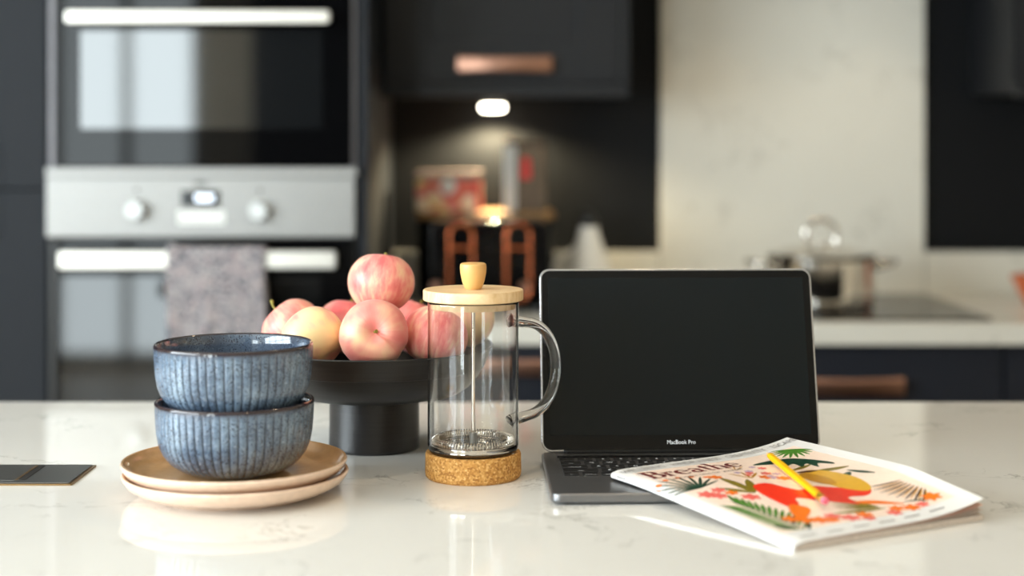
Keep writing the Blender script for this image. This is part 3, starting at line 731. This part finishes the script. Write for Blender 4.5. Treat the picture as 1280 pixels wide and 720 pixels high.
lathe('plunger_rod', [(0, .036), (.0021, .036), (.0021, .1749), (0, .1749)], 'chrome', t, 16)
pl = lathe('plunger_disc', [(.0042, .0335), (.040, .0335), (.0430, .0345), (.0437, .0335), (.0437, .0305), (.0425, .0295), (0, .0300), (0, .0335)], 'chrome', t, 96)
lathe('plunger_collar', [(0, .0336), (.0042, .0336), (.0042, .0440), (.0030, .0455), (0, .0455)], 'steel', t, 20)
n = 86; pts = []
for k in range(n*8):
    A = 2*PI*k/(n*8); B = 2*PI*k/8; rr = .0395 + .0036*math.cos(B); pts.append((rr*math.cos(A), rr*math.sin(A), .0380 + .0036*math.sin(B)))
tube('coil_spring', pts, .00075, 'chrome', pl, 5, closed=True)
bm = bmesh.new()
for k in range(28):
    for rr in (.012, .020, .028):
        A = 2*PI*(k+rr*40)/28; g = bmesh.ops.create_cone(bm, cap_ends=True, segments=8, radius1=.0010, radius2=.0010, depth=.0004, matrix=Matrix.Translation((rr*math.cos(A), rr*math.sin(A), .0337)))
fin('sieve_holes', bm, 'black', pl)

# ------------------------------------------------------------------ laptop
M['alu'] = mat('space_grey_aluminium', lin(128, 128, 130), .34, .85, var=.02, scale=300)
M['alulid'] = mat('silver_aluminium_edge', lin(188, 188, 190), .26, .9, var=.02, scale=300)
M['bezel'] = mat('black_bezel_glass', lin(8, 8, 9), .12, var=.0, spec=.25)
M['screen'] = mat('dark_lcd_glass', lin(15, 20, 22), .16, var=.0, spec=.22)
M['keycap'] = mat('black_keycap', lin(22, 22, 24), .42, var=.05)
M['legend'] = emit('key_legend_white', lin(225, 228, 232), .25)
XLp, YLp = px(851.5, 1.69)+.0005, 1.69
t = thing('laptop', 'open space-grey laptop with black screen on the island top', 'laptop', (XLp, YLp, CT), R(1.7))
LW, LD = .304, .195
slab('base', rrect(-LW/2, LW/2, -LD, .008, .010, 8), .0022, .0112, 'alu', t, .0022, None, 3)
for sx in (-.13, .13):
    for sy in (-.178, -.012): lathe('rubber_foot', [(0, 0), (.006, 0), (.007, .0024), (0, .0024)], 'black', t, 20, (sx, sy, 0))
slab('hinge_cover', rrect(-.128, .128, -.0045, .0045, .004, 4), .0113, .0150, 'black', t, .001)
tp = slab('trackpad', rrect(-.067, .067, -LD+.006, -.122, .004, 4), .01122, .01135, 'alu', t)
slab('keyboard_well', rrect(-.1375, .1375, -.1175, -.0135, .003, 3), .01121, .01132, 'alu', t)
slab('touch_bar', rrect(-.1365, .1365, -.0265, -.0145, .0015, 3), .01133, .0116, 'bezel', t)
zk0, zk1 = .01134, .0122
u0 = .0191; rows = [
    (-.0365, [('`',1),('1',1),('2',1),('3',1),('4',1),('5',1),('6',1),('7',1),('8',1),('9',1),('0',1),('-',1),('=',1),('delete',1.3)]),
    (-.0546, [('tab',1.3),('Q',1),('W',1),('E',1),('R',1),('T',1),('Y',1),('U',1),('I',1),('O',1),('P',1),('[',1),(']',1),('\\',1)]),
    (-.0727, [('caps lock',1.58),('A',1),('S',1),('D',1),('F',1),('G',1),('H',1),('J',1),('K',1),('L',1),(';',1),("'",1),('return',1.58)]),
    (-.0908, [('shift',2.08),('Z',1),('X',1),('C',1),('V',1),('B',1),('N',1),('M',1),(',',1),('.',1),('/',1),('shift',2.08)]),
    (-.1085, [('fn',1),('control',1),('option',1),('command',1.25),('',5.2),('command',1.25),('option',1),('<',.85),('v',.85),('>',.85)])]
kcache = {}
for yc, ks in rows:
    tot = sum(w for _, w in ks); x = -.1365; unit = .273/tot
    for s, w in ks:
        wd = round(unit*w - .0036, 4); key = (wd,)
        if key not in kcache:
            o = slab('key', rrect(-wd/2, wd/2, -.0071, .0071, .0014, 2), 0, zk1-zk0, 'keycap', t, .0003, None, 1); kcache[key] = o.data
        else: o = link(bpy.data.objects.new('key', kcache[key]), t)
        cx = x + unit*w/2; o.location = (cx, yc, zk0); x += unit*w
        if s:
            if len(s) > 1: text('key_legend', s, .0036, 'legend', o, lambda a, b, wd=wd: (a, b-.0035, zk1-zk0+.00006))
            else: text('key_legend', s, .0066, 'legend', o, lambda a, b: (a, b, zk1-zk0+.00006))
# lid: built flat in local a (width), b (up), c (thickness, front at 0), then tilted back
TL = R(15); HZ = .0125
def lidxf(a, b, c): return (a, b*math.sin(TL) + c*math.cos(TL) + .0005, HZ + b*math.cos(TL) - c*math.sin(TL))
LH = .2005
lid = slab('lid', rrect(-LW/2, LW/2, 0, LH, .011, 8), 0, .0048, 'alulid', t, .0012, lidxf, 3)
slab('screen_bezel', rrect(-LW/2+.0022, LW/2-.0022, .002, LH-.0022, .0092, 8), -.0004, .0004, 'bezel', lid, 0, lidxf)
slab('screen', rrect(-LW/2+.0095, LW/2-.0095, .0175, LH-.0105, .001, 2), -.0007, -.0003, 'screen', lid, 0, lidxf)
text('logo_lettering', 'MacBook Pro', .0062, 'legend', lid, lambda a, b: lidxf(a*.92, b+.0095, -.0005))

# ------------------------------------------------------------------ magazine
MA = Vector((.2395, 1.323, 0)); MW, MH = .222, .268
bb = Vector((math.cos(R(29.5)), math.sin(R(29.5)), 0)); ss = Vector((math.cos(R(121.5)), math.sin(R(121.5)), 0))
TH = .0068
def zbase(u, v):
    a = max(0, v)*(.062 + .40*max(0, u)); c = .0137; k = .0008      # rises from the worktop, then lies on the laptop
    return .0004 - k*math.log(math.exp(-a/k) + math.exp(-c/k)) + k*math.log(1 + math.exp(-c/k))
def zcover(u, v, dz=0.0):
    w = max(0, u/MW); s = max(0, min(1, v/MH))
    sp = .0022*(1-min(1, max(0, u)/.012))**2                         # rounded down into the spine
    curl = (.0140 - .0010*s)*max(0, (w-.35)/.65)**3 + .0016*math.sin(w*PI)
    return zbase(u, v) + TH*(1-.10*w) - sp + curl + dz
def mag(u, v, z): return MA + bb*u + ss*v + Vector((0, 0, z))
def magpt(u, v, dz): 
    return mag(u, v, zcover(u, v) + dz)
M['paper'] = mat('magazine_paper_edge', lin(206, 192, 180), .7, var=.12, scale=400)
M['coverwhite'] = mat('glossy_white_cover', lin(240, 238, 236), .22, var=.01, coat=.2)
M['inside'] = mat('printed_inside_page', lin(214, 170, 150), .5, var=.1, scale=60)
t = thing('magazine', 'glossy illustrated magazine with curling cover lying across the laptop corner', 'magazine', (MA.x, MA.y, CT))
def Tm(p): return (p.x-MA.x, p.y-MA.y, p.z)
def sheet(name, ztop, zbot, m, nu=26, nv=16, u0=0.0, u1=MW, v0=0.0, v1=MH, parent=t):
    bm = bmesh.new(); A = []; B = []
    for i in range(nu+1):
        u = u0+(u1-u0)*i/nu
        A.append([bm.verts.new(Tm(mag(u, v0+(v1-v0)*j/nv, ztop(u, v0+(v1-v0)*j/nv)))) for j in range(nv+1)])
        B.append([bm.verts.new(Tm(mag(u, v0+(v1-v0)*j/nv, zbot(u, v0+(v1-v0)*j/nv)))) for j in range(nv+1)])
    for i in range(nu):
        for j in range(nv):
            bm.faces.new((A[i][j], A[i+1][j], A[i+1][j+1], A[i][j+1])); bm.faces.new((B[i][j], B[i][j+1], B[i+1][j+1], B[i+1][j]))
    for i in range(nu):
        bm.faces.new((A[i][0], B[i][0], B[i+1][0], A[i+1][0])); bm.faces.new((A[i][nv], A[i+1][nv], B[i+1][nv], B[i][nv]))
    for j in range(nv):
        bm.faces.new((A[0][j], A[0][j+1], B[0][j+1], B[0][j])); bm.faces.new((A[nu][j], B[nu][j], B[nu][j+1], A[nu][j+1]))
    return fin(name, bm, m, parent, angle=40)
flat = lambda u, v: zbase(u, v) + TH*(1-.10*u/MW) - .0022*(1-min(1, max(0, u)/.012))**2 - .0006
def between(f): return lambda u, v: flat(u, v) + (zcover(u, v) - flat(u, v) - .0006)*f
sheet('page_block', lambda u, v: flat(u, v)-.0006, lambda u, v: zbase(u, v), 'paper', u0=.0008)
sheet('loose_page', between(.28), lambda u, v: between(.28)(u, v)-.0003, 'paper', u0=.012)
sheet('loose_page', between(.62), lambda u, v: between(.62)(u, v)-.0003, 'inside', u0=.012)
cover = sheet('cover', zcover, lambda u, v: zcover(u, v)-.0004, 'coverwhite', nu=40, nv=24)
# square glued spine
bm = bmesh.new(); nv = 16; rows_ = []
for j in range(nv+1):
    v = MH*j/nv; rows_.append([bm.verts.new(Tm(mag(u, v, z))) for u, z in ((.0010, zbase(0, v)-.0002), (-.0008, zbase(0, v)-.0002), (-.0013, zbase(0, v)+.001), (-.0013, zbase(0, v)+TH-.0040), (-.0006, zcover(0, v)-.0008), (.0004, zcover(0, v)+.00005), (.0010, zcover(0, v)-.0003))])
for j in range(nv):
    for k in range(7): bm.faces.new((rows_[j][k], rows_[j][(k+1) % 7], rows_[j+1][(k+1) % 7], rows_[j+1][k]))
bm.faces.new(rows_[0]); bm.faces.new(rows_[-1])
spine = fin('spine', bm, 'coverwhite', t, angle=60)
def decals(name, polys, m, lift, parent=None, cell=.012):
    for p_ in polys: decal(name, [p_], m, lift, parent, cell)
def decal(name, polys, m, lift, parent=None, cell=.012):
    """flat print: polygons in cover coordinates (u, v) laid onto the curved cover"""
    bm = bmesh.new()
    for pl_ in polys:
        try: bm.faces.new([bm.verts.new((u, v, 0)) for u, v in pl_])
        except ValueError: pass
    bmesh.ops.triangulate(bm, faces=bm.faces[:])
    for ax in (0, 1):
        lo = min(v.co[ax] for v in bm.verts); hi = max(v.co[ax] for v in bm.verts); k = math.ceil(lo/cell)
        while k*cell < hi:
            co = [0, 0, 0]; co[ax] = k*cell; no_ = [0, 0, 0]; no_[ax] = 1
            bmesh.ops.bisect_plane(bm, geom=bm.verts[:]+bm.edges[:]+bm.faces[:], plane_co=co, plane_no=no_); k += 1
    sh = 0.0 if name in ('printed_background', 'printed_title', 'printed_footer') else 1.0
    for v in bm.verts:
        f = sh*math.exp(-((v.co.x-.155)/.085)**2 - ((v.co.y-.12)/.075)**2); v.co.x -= .013*f; v.co.y -= .015*f
        p = magpt(v.co.x, v.co.y, lift); v.co = Vector(Tm(p))
    return fin(name, bm, m, parent or cover, smooth=False)
def ink(name, r, g, b):
    M[name] = mat('ink_'+name, lin(r, g, b), .3, var=.03, scale=200); return name
ink('peach', 247, 222, 204); ink('maroon', 110, 34, 34); ink('greyink', 96, 92, 92); ink('strapgrey', 140, 136, 134); ink('dkgreen', 22, 64, 46); ink('green', 74, 128, 40); ink('olive', 128, 112, 22)
ink('redink', 238, 52, 24); ink('orange', 246, 120, 20); ink('yellow', 222, 170, 48); ink('gold', 196, 140, 34); ink('pink', 240, 110, 100); ink('brown', 74, 40, 24); ink('skin', 250, 214, 196); ink('lilac', 190, 160, 190)
PM = 'peach'
decal('printed_background', [[(.0085, .026), (.207, .020), (.207, .240), (.0085, .2465)]], 'peach', .00008, cell=.008)
# title in hand-drawn serif strokes (cap height 1)
def stroke(pts, w):
    """pts (x, y), w widths across the pen at each point -> quads"""
    out = []; n = len(pts); L = []; Rr = []
    for i in range(n):
        ax, ay = pts[max(0, i-1)]; bx, by = pts[min(n-1, i+1)]; tx, ty = bx-ax, by-ay; l = math.hypot(tx, ty) or 1
        nx, ny = -ty/l, tx/l; h = (w[i] if isinstance(w, (list, tuple)) else w)*.68; x, y = pts[i]
        L.append((x+nx*h, y+ny*h)); Rr.append((x-nx*h, y-ny*h))
    for i in range(n-1): out.append([L[i], L[i+1], Rr[i+1], Rr[i]])
    return out
def arc(cx, cy, rx, ry, a0, a1, n=14): return [(cx+rx*math.cos(R(a0+(a1-a0)*k/n)), cy+ry*math.sin(R(a0+(a1-a0)*k/n))) for k in range(n+1)]
def arcw(a0, a1, thin, thick, n=14): return [thin+(thick-thin)*abs(math.cos(R(a0+(a1-a0)*k/n)))**1.3 for k in range(n+1)]
def serif(x, y, w=.22): return stroke([(x-w/2, y), (x+w/2, y)], .045)
def gB():
    s = stroke([(.16, 0), (.16, 1)], .13) + serif(.12, .02, .26) + serif(.12, .98, .26) + stroke([(.16, .98), (.34, .98)], .045) + stroke([(.16, .53), (.36, .53)], .045) + stroke([(.16, .02), (.38, .02)], .045)
    return s + stroke(arc(.34, .755, .22, .225, 90, -90), arcw(90, -90, .045, .13)) + stroke(arc(.37, .275, .26, .255, 90, -90), arcw(90, -90, .045, .14)), .74
def gr_(): return stroke([(.13, 0), (.13, .62)], .11) + serif(.13, .02, .28) + serif(.07, .60, .16) + stroke(arc(.32, .42, .19, .20, 180, 60), .05) + stroke(arc(.41, .56, .04, .04, 0, 360), .06), .50
def ge(): return stroke(arc(.30, .31, .24, .31, 0, 320, 24), [.05+.08*max(0, math.cos(R(-180+k*320/24)))**1 for k in range(25)]) + stroke([(.07, .34), (.53, .34)], .04), .60
def ga(): return stroke(arc(.26, .44, .17, .19, 160, 0), .06) + stroke([(.43, .46), (.43, .08), (.50, .02), (.56, .06)], [.11, .11, .07, .04]) + stroke(arc(.26, .18, .17, .17, 60, 330), [.05+.06*abs(math.sin(R(k*13))) for k in range(15)]), .60
def gt(): return stroke([(.17, .86), (.17, .12)], .11) + stroke(arc(.29, .14, .12, .13, 180, 300), .055) + stroke([(.02, .60), (.36, .60)], .045), .42
def gh(): return stroke([(.13, 0), (.13, 1.04)], .11) + serif(.13, .02, .26) + serif(.07, 1.02, .16) + stroke(arc(.32, .40, .19, .22, 170, 0), .055) + stroke([(.50, .42), (.50, 0)], .11) + serif(.50, .02, .26), .68
x = 0; quads = []
for g in (gB, gr_, ge, ga, gt, gh, ge):
    st, adv = g(); quads += [[(a+x, b) for a, b in q] for q in st]; x += adv
sc = .112/x
decal('printed_title', [[(.011 + a*sc, .2150 + b*.0262) for a, b in q] for q in quads], 'maroon', .00040, cell=.02)
def on_cover(u0, v0, lift, su=1.0, sv=1.0): return lambda a, b: Tm(magpt(u0+a*su, v0+b*sv, lift))
text('printed_strapline', 'WELLBEING \u00b7 MINDFULNESS \u00b7 CREATIVITY \u00b7 ESCAPE', .0098, 'strapgrey', cover, on_cover(.112, .2545, .0007, .97, 1.4), spacing=1.0)
text('printed_subtitle', 'and make time for yourself', .0078, 'greyink', cover, on_cover(.068, .2040, .0004))
text('spine_lettering', 'Breathe', .0048, 'greyink', spine, lambda a, b: Tm(mag(-.00145, MH-.018-a, zbase(0, MH-.018-a)+.0030+b*.8)))

def leaf(u, v, ang, ln, wd, bend=0.0, n=9):
    ca, sa = math.cos(R(ang)), math.sin(R(ang)); up = []; dn = []
    for k in range(n+1):
        s = k/n; w = wd/2*math.sin(PI*min(1, s*.92+.04))**.8; y = bend*s*s*ln
        for lst, q in ((up, y+w), (dn, y-w)): lst.append((u + s*ln*ca - q*sa, v + s*ln*sa + q*ca))
    return up + dn[::-1]
def fan(u, v, a0, a1, n, l0, wd, l1=None):
    out = []
    for k in range(n):
        s = k/(n-1); ln = l0*(.72+.28*math.sin(PI*s)) if l1 is None else l0+(l1-l0)*s
        out.append(leaf(u, v, a0+(a1-a0)*s, ln, wd))
    return out
def blob(pts, n=5):
    out = []; N = len(pts)
    for i in range(N):
        p0, p1, p2, p3 = (Vector((*pts[(i+k-1) % N], 0)) for k in range(4))
        for k in range(n):
            s = k/n; q = .5*((2*p1)+(p2-p0)*s+(2*p0-5*p1+4*p2-p3)*s*s+(3*p1-p0-3*p2+p3)*s**3); out.append((q.x, q.y))
    return out
def flower(u, v, r, n=6): return [leaf(u, v, 360*k/n, r, r*.55) for k in range(n)]
def disc(u, v, r, n=12): return [(u+r*math.cos(2*PI*k/n), v+r*math.sin(2*PI*k/n)) for k in range(n)]
decal('printed_fan_leaf', fan(.030, .166, 22, 178, 11, .046, .0034), 'dkgreen', .00016)
decals('printed_leaf_tips', [disc(.030+.040*math.cos(R(q)), .166+.040*math.sin(R(q)), .0030) for q in (45, 65, 85, 108, 130, 150)], 'orange', .00022)
decal('printed_fan_leaf', fan(.200, .234, 150, 300, 11, .030, .0036), 'green', .00016)
decal('printed_monstera_leaf', [blob([(.132, .214), (.155, .219), (.180, .210), (.197, .178), (.196, .168), (.187, .181), (.180, .172), (.178, .188), (.168, .182), (.168, .196), (.155, .192), (.156, .204)])], 'dkgreen', .00020)
decals('printed_branch', [leaf(.066, .131, 85, .055, .010, .05), leaf(.066, .131, 60, .045, .009), leaf(.066, .131, 130, .034, .008), leaf(.163, .166, -20, .040, .008), leaf(.150, .178, 10, .030, .006)], 'olive', .00018)
decal('printed_dress', [blob([(.079, .149), (.097, .152), (.106, .133), (.114, .123), (.132, .128), (.148, .116), (.170, .096), (.168, .087), (.156, .081), (.138, .086), (.133, .064), (.120, .076), (.104, .092), (.091, .103), (.080, .086), (.066, .084), (.067, .110), (.071, .132)])], 'redink', .00024)
decals('printed_trousers', [blob([(.070, .088), (.080, .078), (.076, .066), (.060, .052), (.048, .048), (.055, .068)]), blob([(.133, .072), (.150, .066), (.166, .040), (.150, .052), (.135, .063)])], 'orange', .00028)
decal('printed_hat', [blob([(.162, .171), (.176, .160), (.183, .130), (.178, .100), (.166, .090), (.154, .108), (.148, .132), (.150, .156)])], 'yellow', .00032)
decal('printed_hat_crown', [blob([(.150, .166), (.160, .158), (.163, .138), (.157, .122), (.146, .128), (.142, .148)])], 'gold', .00036)
decal('printed_hair', [leaf(.150, .170, -15, .022, .006)], 'brown', .00040)
decal('printed_face', [blob([(.110, .152), (.128, .150), (.130, .135), (.120, .128), (.108, .138)])], 'skin', .00030)
decal('printed_palm_leaf', [leaf(.036-.0006*k, .030+.0065*k, 35+k*3, .030, .0042) for k in range(13)] + [leaf(.034-.0006*k, .026+.0065*k, 150-k*2, .024, .0042) for k in range(12)], 'green', .00018)
decal('printed_palm_stem', [leaf(.036, .018, 94, .105, .0022), leaf(.038, .024, 55, .028, .005), leaf(.034, .040, 50, .026, .005), leaf(.030, .030, 130, .02, .006)], 'dkgreen', .00023)
decal('printed_striped_leaf', [leaf(.204, .086-.0045*k, 160+k*9, .034, .0026) for k in range(8)], 'brown', .00018)
decal('printed_pale_leaf', [leaf(.203, .084-.0045*k, 165+k*9, .030, .0018) for k in range(8)], 'gold', .00022)
decals('printed_drooping_leaf', [leaf(.190, .140, 210, .016, .008), leaf(.192, .146, 290, .030, .006), leaf(.168, .046, -25, .036, .004)], 'dkgreen', .00022)
decal('printed_reed_leaf', [leaf(.140, .046, 100+9*k, .042, .0030) for k in range(8)] + [leaf(.088, .050, -8, .056, .007)], 'olive', .00018)
rf = random.Random(7)
def flowers(name, m, spots, lift=.0003):
    for u, v, r in spots: decal(name, flower(u, v, r), m, lift)
flowers('printed_orange_flower', 'orange', [(.052, .046, .011), (.064, .040, .010), (.042, .054, .009), (.074, .036, .008), (.195, .037, .010), (.163, .030, .009), (.150, .036, .008), (.112, .036, .009), (.125, .160, .008), (.066, .190, .008), (.046, .140, .007), (.112, .170, .008)])
flowers('printed_pink_flower', 'pink', [(.082, .044, .009), (.094, .034, .010), (.108, .026, .007), (.023, .147, .010), (.030, .138, .009), (.054, .122, .010), (.122, .182, .006), (.132, .200, .005), (.108, .190, .005), (.140, .028, .008), (.176, .030, .007), (.040, .152, .008), (.102, .184, .004)])
flowers('printed_lilac_flower', 'lilac', [(.118, .168, .008), (.112, .196, .005), (.130, .176, .005), (.098, .196, .004), (.126, .208, .004)])
decal('printed_sprig', [leaf(.096, .172, q, .026, .0030) for q in (40, 75, 110)] + [leaf(.104, .206, q, .02, .0014) for q in (30, 60, 95)], 'gold', .00018)
decal('printed_footer', [[(.016+.030*k, .010), (.034+.030*k, .0095), (.034+.030*k, .0115), (.016+.030*k, .012)] for k in range(6)], 'greyink', .00016)

# ------------------------------------------------------------------ pencil on the magazine
M['pencilyellow'] = mat('yellow_lacquer', lin(246, 184, 16), .3, var=.02, coat=.3); M['eraser'] = mat('pink_eraser', lin(226, 110, 128), .8); M['ferrule'] = mat('brass_ferrule', lin(214, 170, 60), .3, .8)
M['pencilwood'] = mat('bare_cedar', lin(226, 190, 140), .7); M['graphite'] = mat('graphite', lin(60, 58, 58), .4)
PR = .0037
p0 = magpt(.151, .214, PR+.0012); p1 = magpt(.085, .056, PR+.0014)
dmin = min((p0 + (p1-p0)*(k/40)).z - PR - zcover(.151-.066*k/40, .214-.158*k/40) for k in range(41))
lift_ = Vector((0, 0, max(0.0, .0008 - dmin))); p0 += lift_; p1 += lift_
Lp = (p1-p0).length; dirv = (p1-p0).normalized()
t = thing('pencil', 'yellow pencil with pink eraser lying on the magazine cover', 'pencil', (p1.x, p1.y, CT+p1.z))
t.rotation_mode = 'QUATERNION'; t.rotation_quaternion = Vector((0, 0, 1)).rotation_difference(-dirv)
lathe('barrel', [(0, .017), (PR, .017), (PR, Lp-.010), (PR*.80, Lp-.006), (0, Lp-.006)], 'pencilyellow', t, 6, angle=20)
lathe('bare_wood', [(PR*.82, Lp-.0065), (PR*.3, Lp+.002), (0, Lp+.002)], 'pencilwood', t, 16)
lathe('graphite_tip', [(PR*.3, Lp+.002), (0, Lp+.005)], 'graphite', t, 12)
lathe('ferrule', [(PR*.92, .006), (PR*1.02, .0065), (PR*1.02, .009), (PR*.93, .0095), (PR*1.02, .010), (PR*1.02, .0125), (PR*.93, .013), (PR*1.02, .0135), (PR*1.02, .0172), (0, .0172)], 'ferrule', t, 24)
lathe('eraser', [(0, 0), (PR*.75, 0), (PR*.92, .001), (PR*.92, .0062), (0, .0062)], 'eraser', t, 20)
